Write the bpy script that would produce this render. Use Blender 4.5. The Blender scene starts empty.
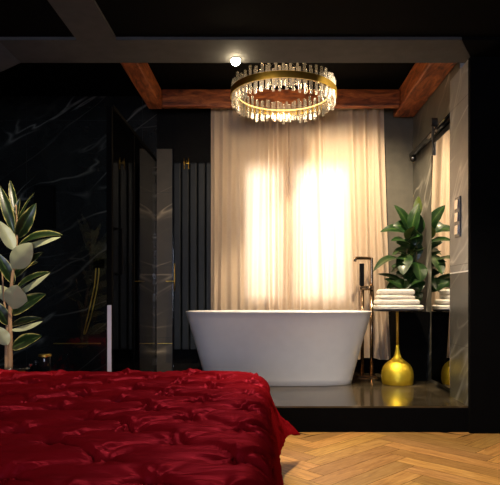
import bpy, bmesh, math, random
from mathutils import Vector, Matrix, noise
random.seed(7)
S = bpy.context.scene
COL = S.collection
F = 564.0; CX = 268.0; CY = 299.0; EYE = 0.945; PF = 0.185   # focal px, vanishing point, eye height, platform height
PI = math.pi

def W(x, y, d):                       # world point seen at pixel (x, y) and depth d
    return Vector(((x-CX)*d/F, d, EYE-(y-CY)*d/F))

# ------------------------------------------------------------------ materials
def nd(nt, typ, **kw):
    n = nt.nodes.new(typ)
    for k, v in kw.items():
        if k.startswith('_'): setattr(n, k[1:], v)
        else: n.inputs[k.replace('__', ' ')].default_value = v
    return n
def newmat(name):
    m = bpy.data.materials.new(name); m.use_nodes = True
    nt = m.node_tree; b = nt.nodes['Principled BSDF']
    return m, nt, b
def ramp(nt, src, stops):
    r = nt.nodes.new('ShaderNodeValToRGB')
    el = r.color_ramp.elements
    while len(el) < len(stops): el.new(0.5)
    for e, (p, c) in zip(el, stops):
        e.position = p; e.color = (*c, 1) if len(c) == 3 else c
    nt.links.new(src, r.inputs[0]); return r
def simple(name, col, rough=0.5, metal=0.0, var=0.12, scale=12, bump=0.0, **kw):
    m, nt, b = newmat(name)
    tc = nd(nt, 'ShaderNodeTexCoord')
    n = nd(nt, 'ShaderNodeTexNoise', Scale=scale, Detail=4.0)
    nt.links.new(tc.outputs['Object'], n.inputs['Vector'])
    lo = tuple(c*(1-var) for c in col); hi = tuple(min(1, c*(1+var)) for c in col)
    r = ramp(nt, n.outputs['Fac'], [(0.3, lo), (0.7, hi)])
    nt.links.new(r.outputs[0], b.inputs['Base Color'])
    b.inputs['Roughness'].default_value = rough; b.inputs['Metallic'].default_value = metal
    for k, v in kw.items(): b.inputs[k.replace('__', ' ')].default_value = v
    if bump:
        n2 = nd(nt, 'ShaderNodeTexNoise', Scale=scale*8, Detail=5.0)
        nt.links.new(tc.outputs['Object'], n2.inputs['Vector'])
        bp = nd(nt, 'ShaderNodeBump', Strength=bump, Distance=0.01)
        nt.links.new(n2.outputs['Fac'], bp.inputs['Height']); nt.links.new(bp.outputs[0], b.inputs['Normal'])
    return m
def rotscale(nt, src, rot, sc, loc):
    a = nd(nt, 'ShaderNodeMapping'); a.inputs['Rotation'].default_value = (0,0,rot); nt.links.new(src, a.inputs[0])
    b = nd(nt, 'ShaderNodeMapping'); b.inputs['Scale'].default_value = sc; b.inputs['Location'].default_value = loc; nt.links.new(a.outputs[0], b.inputs[0])
    return b
def marble(name, base, base2, vein, rough, tile, axis, vscale=1.6, rot=0.6, vein_w=0.012, grout=(0.01,0.01,0.01), off=(0,0)):
    """stone tiles with thin slanting veins; axis: plane normal of the wall ('x','y','z')"""
    m, nt, b = newmat(name); L = nt.links.new
    g = nd(nt, 'ShaderNodeNewGeometry'); sep = nd(nt, 'ShaderNodeSeparateXYZ'); L(g.outputs['Position'], sep.inputs[0])
    cmb = nd(nt, 'ShaderNodeCombineXYZ')
    u, v = {'x': ('Y','Z'), 'y': ('X','Z'), 'z': ('X','Y')}[axis]
    L(sep.outputs[u], cmb.inputs[0]); L(sep.outputs[v], cmb.inputs[1])
    mp = rotscale(nt, cmb.outputs[0], -rot, (0.40,1.9,1), (0,0,0))
    mp2 = rotscale(nt, cmb.outputs[0], -rot*0.55, (0.5,1.7,1), (3.3,1.7,0))
    tot = None
    for mm, sc, w in ((mp, vscale, vein_w), (mp2, vscale*0.7, vein_w*0.7)):
        n = nd(nt, 'ShaderNodeTexNoise', Scale=sc, Detail=3.0, Roughness=0.5, Distortion=0.25); L(mm.outputs[0], n.inputs['Vector'])
        s = nd(nt, 'ShaderNodeMath', _operation='SUBTRACT'); L(n.outputs['Fac'], s.inputs[0]); s.inputs[1].default_value = 0.5
        a = nd(nt, 'ShaderNodeMath', _operation='ABSOLUTE'); L(s.outputs[0], a.inputs[0])
        r = ramp(nt, a.outputs[0], [(0.0, (1,1,1)), (w*0.35, (0.45,)*3), (w, (0,0,0))])
        k = nd(nt, 'ShaderNodeTexNoise', Scale=2.3, Detail=1.0); L(mm.outputs[0], k.inputs['Vector'])
        kr = ramp(nt, k.outputs['Fac'], [(0.45, (0.04,)*3), (0.62, (1,1,1))])
        mu = nd(nt, 'ShaderNodeMath', _operation='MULTIPLY'); L(r.outputs[0], mu.inputs[0]); L(kr.outputs[0], mu.inputs[1])
        if tot is None: tot = mu
        else:
            mx = nd(nt, 'ShaderNodeMath', _operation='MAXIMUM'); L(tot.outputs[0], mx.inputs[0]); L(mu.outputs[0], mx.inputs[1]); tot = mx
    cn = nd(nt, 'ShaderNodeTexNoise', Scale=2.6, Detail=6.0, Roughness=0.62); L(cmb.outputs[0], cn.inputs['Vector'])
    cr = ramp(nt, cn.outputs['Fac'], [(0.32, base), (0.7, base2)])
    mix = nd(nt, 'ShaderNodeMix', _data_type='RGBA'); L(tot.outputs[0], mix.inputs['Factor']); L(cr.outputs[0], mix.inputs[6]); mix.inputs[7].default_value = (*vein,1)
    # grout
    br = nd(nt, 'ShaderNodeTexBrick'); br.offset = 0.0
    br.inputs['Scale'].default_value = 1.0; br.inputs['Brick Width'].default_value = tile[0]; br.inputs['Row Height'].default_value = tile[1]
    br.inputs['Mortar Size'].default_value = 0.002; br.inputs['Mortar Smooth'].default_value = 0.0
    mp3 = nd(nt, 'ShaderNodeMapping'); mp3.inputs['Location'].default_value = (off[0], off[1], 0); L(cmb.outputs[0], mp3.inputs[0]); L(mp3.outputs[0], br.inputs['Vector'])
    mix2 = nd(nt, 'ShaderNodeMix', _data_type='RGBA'); L(br.outputs['Fac'], mix2.inputs['Factor']); L(mix.outputs[2], mix2.inputs[6]); mix2.inputs[7].default_value = (*grout,1)
    L(mix2.outputs[2], b.inputs['Base Color']); b.inputs['Roughness'].default_value = rough
    return m
def glassmat(name, tint=(0.93,0.96,0.95), ior=1.5):
    m = bpy.data.materials.new(name); m.use_nodes = True; nt = m.node_tree; nt.nodes.clear(); L = nt.links.new
    o = nd(nt, 'ShaderNodeOutputMaterial'); t = nd(nt, 'ShaderNodeBsdfTransparent'); t.inputs[0].default_value = (*tint,1)
    g = nd(nt, 'ShaderNodeBsdfGlossy', Roughness=0.0); f = nd(nt, 'ShaderNodeFresnel', IOR=ior); mx = nd(nt, 'ShaderNodeMixShader')
    L(f.outputs[0], mx.inputs[0]); L(t.outputs[0], mx.inputs[1]); L(g.outputs[0], mx.inputs[2]); L(mx.outputs[0], o.inputs[0])
    return m
def emit(name, col, st):
    m, nt, b = newmat(name)
    b.inputs['Base Color'].default_value = (*col,1); b.inputs['Emission Color'].default_value = (*col,1); b.inputs['Emission Strength'].default_value = st
    return m
def woodmat(name, c1, c2, c3, rough, axis_scale, attr=None):
    m, nt, b = newmat(name); L = nt.links.new
    tc = nd(nt, 'ShaderNodeTexCoord'); mp = nd(nt, 'ShaderNodeMapping'); mp.inputs['Scale'].default_value = axis_scale
    L(tc.outputs['UV' if attr else 'Object'], mp.inputs[0])
    n = nd(nt, 'ShaderNodeTexNoise', Scale=3.0, Detail=7.0, Roughness=0.65, Distortion=1.2); L(mp.outputs[0], n.inputs['Vector'])
    r = ramp(nt, n.outputs['Fac'], [(0.34, c1), (0.5, c2), (0.66, c3)])
    out = r.outputs[0]
    if attr:
        a = nd(nt, 'ShaderNodeAttribute'); a.attribute_name = attr
        ml = nd(nt, 'ShaderNodeMix', _data_type='RGBA', _blend_type='MULTIPLY'); ml.inputs['Factor'].default_value = 1
        L(out, ml.inputs[6]); L(a.outputs['Color'], ml.inputs[7]); out = ml.outputs[2]
    L(out, b.inputs['Base Color']); b.inputs['Roughness'].default_value = rough
    bp = nd(nt, 'ShaderNodeBump', Strength=0.35, Distance=0.004); L(n.outputs['Fac'], bp.inputs['Height']); L(bp.outputs[0], b.inputs['Normal'])
    return m

M = {}
M['black'] = simple('matt_black_paint', (0.0022,0.0022,0.0024), 0.9, Specular__IOR__Level=0.05)
M['blackgloss'] = simple('black_lacquer', (0.006,0.006,0.007), 0.12)
M['grey_soffit'] = simple('dark_grey_plaster', (0.05,0.05,0.05), 0.85, bump=0.05)
M['grey_gusset'] = simple('slate_plaster', (0.07,0.08,0.09), 0.85, bump=0.05)
M['olive'] = simple('olive_grey_plaster', (0.085,0.078,0.060), 0.75, bump=0.03)
M['darkwall'] = simple('charcoal_plaster', (0.005,0.005,0.0055), 0.9, Specular__IOR__Level=0.15)
M['marble_black'] = marble('black_veined_marble', (0.007,0.0075,0.0075), (0.021,0.0215,0.021), (0.20,0.19,0.17), 0.25, (1.2,0.75), 'y', 1.5, 0.6, 0.017, (0.03,0.03,0.03), (0.1,0.205))
M['marble_brown'] = marble('brown_grey_veined_marble', (0.040,0.032,0.020), (0.075,0.060,0.036), (0.32,0.26,0.17), 0.5, (0.6,0.75), 'y', 0.9, 0.5, 0.010, (0.02,0.02,0.02), (0.1,0.205))
M['stone_wall'] = marble('grey_veined_stone_tile', (0.065,0.064,0.054), (0.125,0.12,0.10), (0.42,0.40,0.34), 0.35, (0.6,1.2), 'x', 1.8, -0.9, 0.032, (0.09,0.085,0.07), (0.2,0.0))
M['stone_pillar'] = marble('cool_grey_veined_stone_tile', (0.20,0.205,0.20), (0.31,0.315,0.31), (0.6,0.6,0.56), 0.35, (0.6,1.2), 'x', 1.8, -0.9, 0.032, (0.09,0.085,0.07), (0.2,0.0))
M['stone_low'] = marble('dark_veined_stone_tile', (0.035,0.038,0.036), (0.065,0.068,0.062), (0.2,0.2,0.18), 0.35, (0.6,0.6), 'x', 1.8, -0.9, 0.032, (0.02,0.02,0.02), (0.2,0.0))
M['bathfloor'] = marble('taupe_polished_tile', (0.028,0.021,0.012), (0.075,0.057,0.032), (0.16,0.13,0.09), 0.13, (1.2,0.6), 'z', 1.3, 0.15, 0.02, (0.06,0.05,0.04), (0.0,0.33))
M['orangewood'] = woodmat('stained_red_pine', (0.055,0.012,0.004), (0.24,0.062,0.018), (0.46,0.15,0.045), 0.5, (1.2,6,6))
M['orangewood_y'] = woodmat('stained_red_pine_long', (0.055,0.012,0.004), (0.24,0.062,0.018), (0.46,0.15,0.045), 0.5, (6,1.2,6))
M['oak'] = woodmat('oak_herringbone', (0.36,0.17,0.045), (0.55,0.29,0.085), (0.68,0.39,0.13), 0.38, (1.5,14,1), 'tint')
M['white'] = simple('white_acrylic', (0.80,0.80,0.82), 0.28, var=0.02, Coat__Weight=0.3)
M['towel'] = simple('white_terry', (0.82,0.78,0.70), 0.95, var=0.06, scale=30, bump=0.6)
M['brass'] = simple('brushed_brass', (0.78,0.52,0.10), 0.32, 1.0, var=0.12, scale=20)
M['brass_y'] = simple('yellow_gold_leaf', (0.95,0.68,0.06), 0.48, 1.0, var=0.12, scale=14, bump=0.08)
M['bronze'] = simple('dark_bronze_metal', (0.36,0.25,0.16), 0.2, 1.0)
M['gun'] = simple('gunmetal', (0.10,0.10,0.10), 0.3, 1.0)
M['chrome'] = simple('chrome', (0.75,0.75,0.76), 0.15, 1.0, var=0.03)
M['mirror'] = simple('silver_mirror', (0.88,0.88,0.86), 0.0, 1.0, var=0.0)
M['radiator'] = simple('anthracite_steel', (0.009,0.012,0.016), 0.5, Specular__IOR__Level=0.25)
M['glass'] = glassmat('clear_shower_glass')
M['winglass'] = glassmat('window_glass', (0.97,0.98,0.98), 1.45)
M['winframe'] = simple('white_window_frame', (0.6,0.6,0.58), 0.5)
M['soil'] = simple('potting_soil', (0.02,0.014,0.01), 0.95, bump=0.5)
M['stem'] = simple('tan_stem', (0.42,0.25,0.13), 0.7)
M['stemg'] = simple('green_brown_stem', (0.12,0.10,0.04), 0.7)
M['post_reflection'] = simple('painted_pale_reflection', (0.50,0.47,0.58), 0.35, var=0.02)  # pale lilac colour imitating a reflection on the shower post
M['trimwhite'] = simple('pale_metal_trim', (0.9,0.9,0.88), 0.4, 0.0, var=0.02)
M['led'] = emit('chandelier_led', (1.0,0.66,0.28), 0.16)
M['bulb'] = emit('downlight_bulb', (1.0,0.80,0.5), 60)

def velvet():
    m, nt, b = newmat('burgundy_satin'); L = nt.links.new
    tc = nd(nt, 'ShaderNodeTexCoord'); n = nd(nt, 'ShaderNodeTexNoise', Scale=5.0, Detail=5.0); L(tc.outputs['Object'], n.inputs['Vector'])
    r = ramp(nt, n.outputs['Fac'], [(0.3, (0.15,0.0022,0.004)), (0.7, (0.23,0.004,0.007))]); L(r.outputs[0], b.inputs['Base Color'])
    nt.nodes.remove(b); out = [n_ for n_ in nt.nodes if n_.type == 'OUTPUT_MATERIAL'][0]
    df = nd(nt, 'ShaderNodeBsdfDiffuse', Roughness=0.3); L(r.outputs[0], df.inputs[0])
    gl = nd(nt, 'ShaderNodeBsdfGlossy', Roughness=0.46); gl.inputs[0].default_value = (0.45,0.03,0.06,1)
    mx = nd(nt, 'ShaderNodeMixShader', Fac=0.16); L(df.outputs[0], mx.inputs[1]); L(gl.outputs[0], mx.inputs[2]); L(mx.outputs[0], out.inputs[0])
    mp = nd(nt, 'ShaderNodeMapping'); mp.inputs['Scale'].default_value = (3,14,8); L(tc.outputs['Object'], mp.inputs[0])
    n2 = nd(nt, 'ShaderNodeTexNoise', Scale=3.0, Detail=4.0, Distortion=0.8); L(mp.outputs[0], n2.inputs['Vector'])
    bp = nd(nt, 'ShaderNodeBump', Strength=0.3, Distance=0.02); L(n2.outputs['Fac'], bp.inputs['Height']); L(bp.outputs[0], df.inputs['Normal']); L(bp.outputs[0], gl.inputs['Normal'])
    return m
M['velvet'] = velvet()
def curtainmat():
    m = bpy.data.materials.new('cream_curtain_cloth'); m.use_nodes = True; nt = m.node_tree; nt.nodes.clear(); L = nt.links.new
    o = nd(nt, 'ShaderNodeOutputMaterial'); tc = nd(nt, 'ShaderNodeTexCoord')
    mp = nd(nt, 'ShaderNodeMapping'); mp.inputs['Scale'].default_value = (60,60,9); L(tc.outputs['Object'], mp.inputs[0])
    n = nd(nt, 'ShaderNodeTexNoise', Scale=4.0, Detail=3.0); L(mp.outputs[0], n.inputs['Vector'])
    r = ramp(nt, n.outputs['Fac'], [(0.3, (0.72,0.56,0.41)), (0.7, (0.80,0.64,0.48))])
    d = nd(nt, 'ShaderNodeBsdfDiffuse'); t = nd(nt, 'ShaderNodeBsdfTranslucent'); mx = nd(nt, 'ShaderNodeMixShader', Fac=0.45)
    L(r.outputs[0], d.inputs[0]); t.inputs[0].default_value = (0.86,0.74,0.60,1)
    L(d.outputs[0], mx.inputs[1]); L(t.outputs[0], mx.inputs[2]); L(mx.outputs[0], o.inputs[0])
    return m
M['curtain'] = curtainmat()
def leafmat(name, dark, mid, edge, under, variegated):
    m, nt, b = newmat(name); L = nt.links.new
    uv = nd(nt, 'ShaderNodeTexCoord'); sp = nd(nt, 'ShaderNodeSeparateXYZ'); L(uv.outputs['UV'], sp.inputs[0])
    a = nd(nt, 'ShaderNodeMath', _operation='SUBTRACT'); L(sp.outputs['X'], a.inputs[0]); a.inputs[1].default_value = 0.5
    ab = nd(nt, 'ShaderNodeMath', _operation='ABSOLUTE'); L(a.outputs[0], ab.inputs[0])
    n = nd(nt, 'ShaderNodeTexNoise', Scale=22.0, Detail=3.0); L(uv.outputs['Object'], n.inputs['Vector'])
    if variegated:
        nn = nd(nt, 'ShaderNodeMath', _operation='MULTIPLY_ADD'); L(n.outputs['Fac'], nn.inputs[0]); nn.inputs[1].default_value = 0.35; nn.inputs[2].default_value = -0.17
        ad = nd(nt, 'ShaderNodeMath', _operation='ADD'); L(ab.outputs[0], ad.inputs[0]); L(nn.outputs[0], ad.inputs[1])
        r = ramp(nt, ad.outputs[0], [(0.02, mid), (0.06, dark), (0.33, dark), (0.42, mid), (0.475, edge)])
    else:
        r = ramp(nt, ab.outputs[0], [(0.0, edge), (0.035, mid), (0.3, dark), (0.5, mid)])
    g = nd(nt, 'ShaderNodeNewGeometry'); mx = nd(nt, 'ShaderNodeMix', _data_type='RGBA')
    L(g.outputs['Backfacing'], mx.inputs['Factor']); L(r.outputs[0], mx.inputs[6]); mx.inputs[7].default_value = (*under,1)
    L(mx.outputs[2], b.inputs['Base Color']); b.inputs['Roughness'].default_value = 0.33
    return m
M['leaf_v'] = leafmat('variegated_rubber_leaf', (0.007,0.018,0.005), (0.04,0.075,0.018), (0.42,0.36,0.12), (0.50,0.52,0.30), True)
M['leaf_g'] = leafmat('green_rubber_leaf', (0.006,0.024,0.005), (0.013,0.045,0.008), (0.08,0.12,0.03), (0.09,0.12,0.025), False)

# ------------------------------------------------------------------ mesh helpers
def link(name, me, mat, parent=None, smooth=False):
    if mat is not None: me.materials.append(mat)
    if smooth:
        for p in me.polygons: p.use_smooth = True
    o = bpy.data.objects.new(name, me); COL.objects.link(o)
    if parent: o.parent = parent
    return o
def fin(name, bm, mat, parent=None, smooth=False, recalc=True):
    if recalc: bmesh.ops.recalc_face_normals(bm, faces=bm.faces)
    me = bpy.data.meshes.new(name); bm.to_mesh(me); bm.free()
    return link(name, me, mat, parent, smooth)
def box(bm, lo, hi, bev=0.0):
    lo = Vector(lo); hi = Vector(hi)
    r = bmesh.ops.create_cube(bm, size=1.0, matrix=Matrix.Translation((lo+hi)/2) @ Matrix.Diagonal((*(hi-lo),1)))
    if bev:
        es = list({e for v in r['verts'] for e in v.link_edges})
        bmesh.ops.bevel(bm, geom=es, offset=bev, segments=2, affect='EDGES', profile=0.5)
def lathe(bm, prof, c=(0,0,0), seg=40, cap=True):
    rings = []
    for r, z in prof:
        rings.append([bm.verts.new((c[0]+r*math.cos(2*PI*k/seg), c[1]+r*math.sin(2*PI*k/seg), c[2]+z)) for k in range(seg)])
    for a, b in zip(rings, rings[1:]):
        for k in range(seg): bm.faces.new((a[k], a[(k+1)%seg], b[(k+1)%seg], b[k]))
    if cap:
        bm.faces.new(rings[0][::-1]); bm.faces.new(rings[-1])
def tube(bm, pts, r, seg=10, closed=False):
    pts = [Vector(p) for p in pts]; n = len(pts); rings = []; up = None
    for i, p in enumerate(pts):
        a = pts[i-1] if (i or closed) else p; b = pts[(i+1) % n] if (i < n-1 or closed) else p
        t = (b-a).normalized()
        if up is None:
            up = t.orthogonal().normalized()
        up = (up - t*up.dot(t)).normalized(); s = t.cross(up)
        rr = r[i] if isinstance(r, (list, tuple)) else r
        rings.append([bm.verts.new(p + up*rr*math.cos(2*PI*k/seg) + s*rr*math.sin(2*PI*k/seg)) for k in range(seg)])
    m = n if closed else n-1
    for i in range(m):
        a, b = rings[i], rings[(i+1) % n]
        for k in range(seg): bm.faces.new((a[k], a[(k+1)%seg], b[(k+1)%seg], b[k]))
    if not closed:
        bm.faces.new(rings[0][::-1]); bm.faces.new(rings[-1])
def spline(ctrl, n=12):
    out = []; c = [Vector(p) for p in ctrl]; c = [c[0]*2-c[1]] + c + [c[-1]*2-c[-2]]
    for i in range(1, len(c)-2):
        for k in range(n):
            t = k/n; a, b, d, e = c[i-1], c[i], c[i+1], c[i+2]
            out.append(0.5*((2*b)+(d-a)*t+(2*a-5*b+4*d-e)*t*t+(3*b-a-3*d+e)*t**3))
    out.append(c[-2]); return out
def struct(name, bm, mat, parent=None, **k):
    o = fin(name, bm, mat, parent, **k)
    if not parent: o['kind'] = 'structure'
    return o
def sbox(name, lo, hi, mat, parent=None, bev=0.0):
    bm = bmesh.new(); box(bm, lo, hi, bev); return struct(name, bm, mat, parent)
def thing(name, label, cat, loc=(0,0,0), group=None):
    o = bpy.data.objects.new(name, None); COL.objects.link(o); o.location = loc
    o.empty_display_size = 0.1; o['label'] = label; o['category'] = cat
    if group: o['group'] = group
    return o
def tag(o, label, cat, group=None):
    o['label'] = label; o['category'] = cat
    if group: o['group'] = group
    return o
def child(name, bm, mat, t, smooth=False, recalc=True, label=None):
    """mesh given in world coordinates, parented to thing t located at t.location"""
    bmesh.ops.translate(bm, verts=bm.verts, vec=-Vector(t.location) if t.parent is None else -Vector(t.parent.location))
    o = fin(name, bm, mat, t, smooth, recalc)
    if label: o['label'] = label
    return o
def rebase(o, loc):
    """move a top-level mesh object's origin to loc"""
    o.data.transform(Matrix.Translation(-Vector(loc))); o.location = loc; return o

# ------------------------------------------------------------------ the setting
XL, XR, YB, YF, YN = -2.9, 1.5, 5.84, 4.0, -2.2      # left, right bathroom wall, back wall, platform front, wall behind camera
XR2 = 2.7
ZC = EYE+2.1                                          # bathroom ceiling
# herringbone floor of the bedroom
def herringbone():
    bm = bmesh.new(); uvl = bm.loops.layers.uv.new('UVMap'); cl = bm.loops.layers.float_color.new('tint')
    w = 0.125; n = 6; c = math.cos(PI/4); rng = random.Random(3)
    def plank(x, y, dx, dy):
        g = 0.0012/w
        cs = [(x+g,y+g),(x+dx-g,y+g),(x+dx-g,y+dy-g),(x+g,y+dy-g)]
        P = [((a-b)*c*w+0.3, (a+b)*c*w+0.9) for a, b in cs]
        mx = sum(p[0] for p in P)/4; my = sum(p[1] for p in P)/4
        if not (XL+0.1 < mx < XR2-0.05 and YN+0.1 < my < YF+0.6): return
        P = [(min(max(px, XL), XR2), min(max(py, YN), YF+0.25)) for px, py in P]
        k = rng.uniform(0.66, 1.12); col = (k, k*rng.uniform(0.93,1.02), k*rng.uniform(0.84,1.02), 1); o = rng.uniform(0, 9)
        f = bm.faces.new([bm.verts.new((px, py, 0.0)) for px, py in P])
        for l, (a, b) in zip(f.loops, cs):
            u, v = ((a-x), (b-y)) if dx > dy else ((b-y), (a-x))
            l[uvl].uv = (u*w+o, v*w+o*0.37); l[cl] = col
    R = 60
    for x in range(-R, R):
        for y in range(-R, R):
            t = (x-y) % (2*n)
            if t == 0: plank(x, y, n, 1)
            elif t == 2*n-1: plank(x, y, 1, n)
    o = fin('floor', bm, M['oak'], recalc=False)
    for p in o.data.polygons:
        if p.normal.z < 0: p.flip()
    o.data.materials.append(M['black']); bmx = bmesh.new(); bmx.from_mesh(o.data)
    box(bmx, (XL,YN,-0.1), (XR2,YF,-0.0015)); bmx.faces.ensure_lookup_table()
    for f in bmx.faces[-6:]: f.material_index = 1
    bmx.to_mesh(o.data); bmx.free(); o['kind'] = 'structure'
herringbone()
# platform: black riser under taupe tiles
sbox('floor_platform_base', (XL,YF,-0.1), (XR2,YB+0.2,PF-0.012), M['black'])
sbox('floor_platform', (XL,YF+0.001,PF-0.012), (XR,YB,PF), M['bathfloor'])
# back wall, in pieces round the window opening
wx0, wx1, wz0, wz1 = -0.21, 0.80, EYE+0.02, EYE+1.33
bm = bmesh.new()
for lo, hi in (((-0.97,YB,PF-0.012),(wx0,YB+0.18,ZC)), ((wx1,YB,PF-0.012),(XR+0.2,YB+0.18,ZC)), ((wx0,YB,PF-0.012),(wx1,YB+0.18,wz0)), ((wx0,YB,wz1),(wx1,YB+0.18,ZC))): box(bm, lo, hi)
struct('wall_back', bm, M['olive'])
sbox('wall_back_shower', (XL-0.1,YB,PF-0.012), (-1.15,YB+0.18,ZC), M['marble_black'])
sbox('wall_back_panel', (-1.15,YB-0.015,PF), (-0.97,YB+0.18,EYE+1.55), M['marble_brown'])
sbox('wall_back_upper', (-1.15,YB,EYE+1.55), (-0.97,YB+0.18,ZC), M['darkwall'])
sbox('wall_back_skin', (-0.97,YB-0.012,PF), (-0.55,YB,ZC), M['darkwall'])
sbox('baseboard_back', (-0.55,YB-0.02,PF), (XR-0.001,YB-0.0005,PF+0.22), M['black'])
# right bathroom wall, pillar, left wall
sbox('wall_right', (XR,4.4,PF-0.012), (XR+0.2,YB,ZC), M['stone_wall'])
zt = EYE+0.203
bm = bmesh.new(); box(bm, (1.42,4.002,zt), (1.7,4.4,EYE+1.7)); struct('wall_right_pillar', bm, M['stone_pillar'])
bm = bmesh.new(); box(bm, (1.42,4.002,PF), (1.7,4.4,zt-0.008)); struct('wall_right_pillar_foot', bm, M['stone_low'])
sbox('trim_1', (1.418,4.002,zt-0.009), (1.69,4.4,zt+0.001), M['trimwhite'])
sbox('wall_right_front', (1.42,3.96,0.0), (XR2,4.001,EYE+1.75), M['black'])

HS0 = EYE+1.75
# bedroom right wall with a window opening
by0, by1, bz0, bz1 = -1.25, 0.2, 0.75, 2.3
sbox('wall_left', (XL-0.1,YN,0), (XL,YB,ZC), M['darkwall'])
bm = bmesh.new()
for lo, hi in (((XL,YN-0.15,0),(by0,YN,HS0)), ((by1,YN-0.15,0),(XR2,YN,HS0)), ((by0,YN-0.15,0),(by1,YN,bz0)), ((by0,YN-0.15,bz1),(by1,YN,HS0))): box(bm, lo, hi)
struct('wall_near', bm, M['darkwall'])
sbox('wall_right_bedroom', (XR2,YN,0), (XR2+0.1,4.0,EYE+1.75), M['darkwall'])
bm = bmesh.new(); f = 0.06
for lo, hi in (((by0,YN-0.1,bz0),(by1,YN-0.04,bz0+f)), ((by0,YN-0.1,bz1-f),(by1,YN-0.04,bz1)), ((by0,YN-0.1,bz0+f),(by0+f,YN-0.04,bz1-f)), ((by1-f,YN-0.1,bz0+f),(by1,YN-0.04,bz1-f))): box(bm, lo, hi)
w2 = struct('window_2', bm, M['winframe'])
# ceilings: bathroom (high, black), bedroom (black panels between dark grey soffits)
sbox('ceiling_bathroom', (XL-0.1,4.02,ZC), (XR+0.3,YB+0.2,ZC+0.1), M['black'])
HS = EYE+1.70
sbox('ceiling', (XL,YN,HS+0.02), (XR2,3.75,HS+0.1), M['black'])
bm = bmesh.new(); 
a = [bm.verts.new((x,y,HS)) for x, y in ((XL,3.70),(1.27,3.70),(1.42,3.96),(1.42,4.06),(XL,4.06))]; b = [bm.verts.new((v.co.x,v.co.y,HS+0.5)) for v in a]
bm.faces.new(a); bm.faces.new(b[::-1])
for i in range(5): bm.faces.new((a[i], a[(i+1)%5], b[(i+1)%5], b[i]))
struct('trim_2', bm, M['grey_soffit'])     # cross soffit
bm = bmesh.new(); box(bm, (-1.255,YN,HS), (-0.995,3.699,HS+0.019)); struct('trim_3', bm, M['grey_soffit'])   # long soffit
bm = bmesh.new()
a = [bm.verts.new((x,y,HS)) for x, y in ((1.272,3.70),(XR2,3.70),(XR2,3.959),(1.421,3.959))]; b = [bm.verts.new((v.co.x,v.co.y,HS+0.05)) for v in a]
bm.faces.new(a); bm.faces.new(b[::-1])
for i in range(4): bm.faces.new((a[i], a[(i+1)%4], b[(i+1)%4], b[i]))
struct('trim_4', bm, M['black'])
bm = bmesh.new()   # slanting gusset at the left end of the cross soffit
vs = [(-2.1,3.62),(-1.74,3.62),(-1.74,4.065),(-2.1,4.3),(-2.89,4.3),(-2.89,3.62)]
a = [bm.verts.new((x,y,HS-0.004)) for x, y in ((-1.775,3.72),(-1.775,4.05),(-2.02,4.23),(-2.6,4.5),(-2.6,3.72))]
b = [bm.verts.new((v.co.x,v.co.y,HS+0.1)) for v in a]
bm.faces.new(a); bm.faces.new(b[::-1])
for i in range(5): bm.faces.new((a[i], a[(i+1)%5], b[(i+1)%5], b[i]))
struct('trim_5', bm, M['grey_gusset'])
# red timber beams
bm = bmesh.new(); box(bm, (-1.029,5.45,EYE+1.865), (1.28,5.53,EYE+2.03), 0.012); struct('trim_6', bm, M['orangewood'])
bm = bmesh.new(); box(bm, (1.28,4.10,EYE+1.86), (1.497,5.78,EYE+2.06), 0.012); struct('trim_7', bm, M['orangewood_y'])
bm = bmesh.new(); box(bm, (-1.17,4.10,EYE+1.86), (-1.03,5.53,EYE+2.03), 0.012); struct('trim_8', bm, M['orangewood_y'])
bm = bmesh.new(); box(bm, (1.30,5.66,EYE+1.95), (1.45,5.78,ZC), 0.006); struct('trim_9', bm, M['orangewood'])
# gold strip let into the shower wall
sbox('trim_10', (-2.22,YB-0.010,EYE-0.465), (-1.73,YB-0.001,EYE-0.455), M['brass'])
sbox('trim_11', (-1.14,YB-0.022,EYE-0.461), (-0.975,YB-0.016,EYE-0.456), M['brass'])
sbox('trim_12', (-0.985,YB-0.028,PF), (-0.968,YB-0.0125,EYE+1.55), M['blackgloss'])
# window behind the curtains
bm = bmesh.new(); f = 0.06
for lo, hi in (((wx0,YB+0.05,wz0),(wx1,YB+0.11,wz0+f)), ((wx0,YB+0.05,wz1-f),(wx1,YB+0.11,wz1)), ((wx0,YB+0.05,wz0+f),(wx0+f,YB+0.11,wz1-f)), ((wx1-f,YB+0.05,wz0+f),(wx1,YB+0.11,wz1-f)),
               ((0.15,YB+0.05,wz0+f),(0.29,YB+0.11,wz1-f))): box(bm, lo, hi)
w1 = struct('window_1', bm, M['winframe'])
for a0, a1 in ((wx0+f,0.15),(0.29,wx1-f)):
    bm = bmesh.new(); box(bm, (a0,YB+0.075,wz0+f), (a1,YB+0.083,wz1-f)); fin('pane', bm, M['winglass'], w1)
bm = bmesh.new(); box(bm, (by0+f,YN-0.073,bz0+f), (by1-f,YN-0.065,bz1-f)); fin('pane', bm, M['winglass'], w2)

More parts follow.
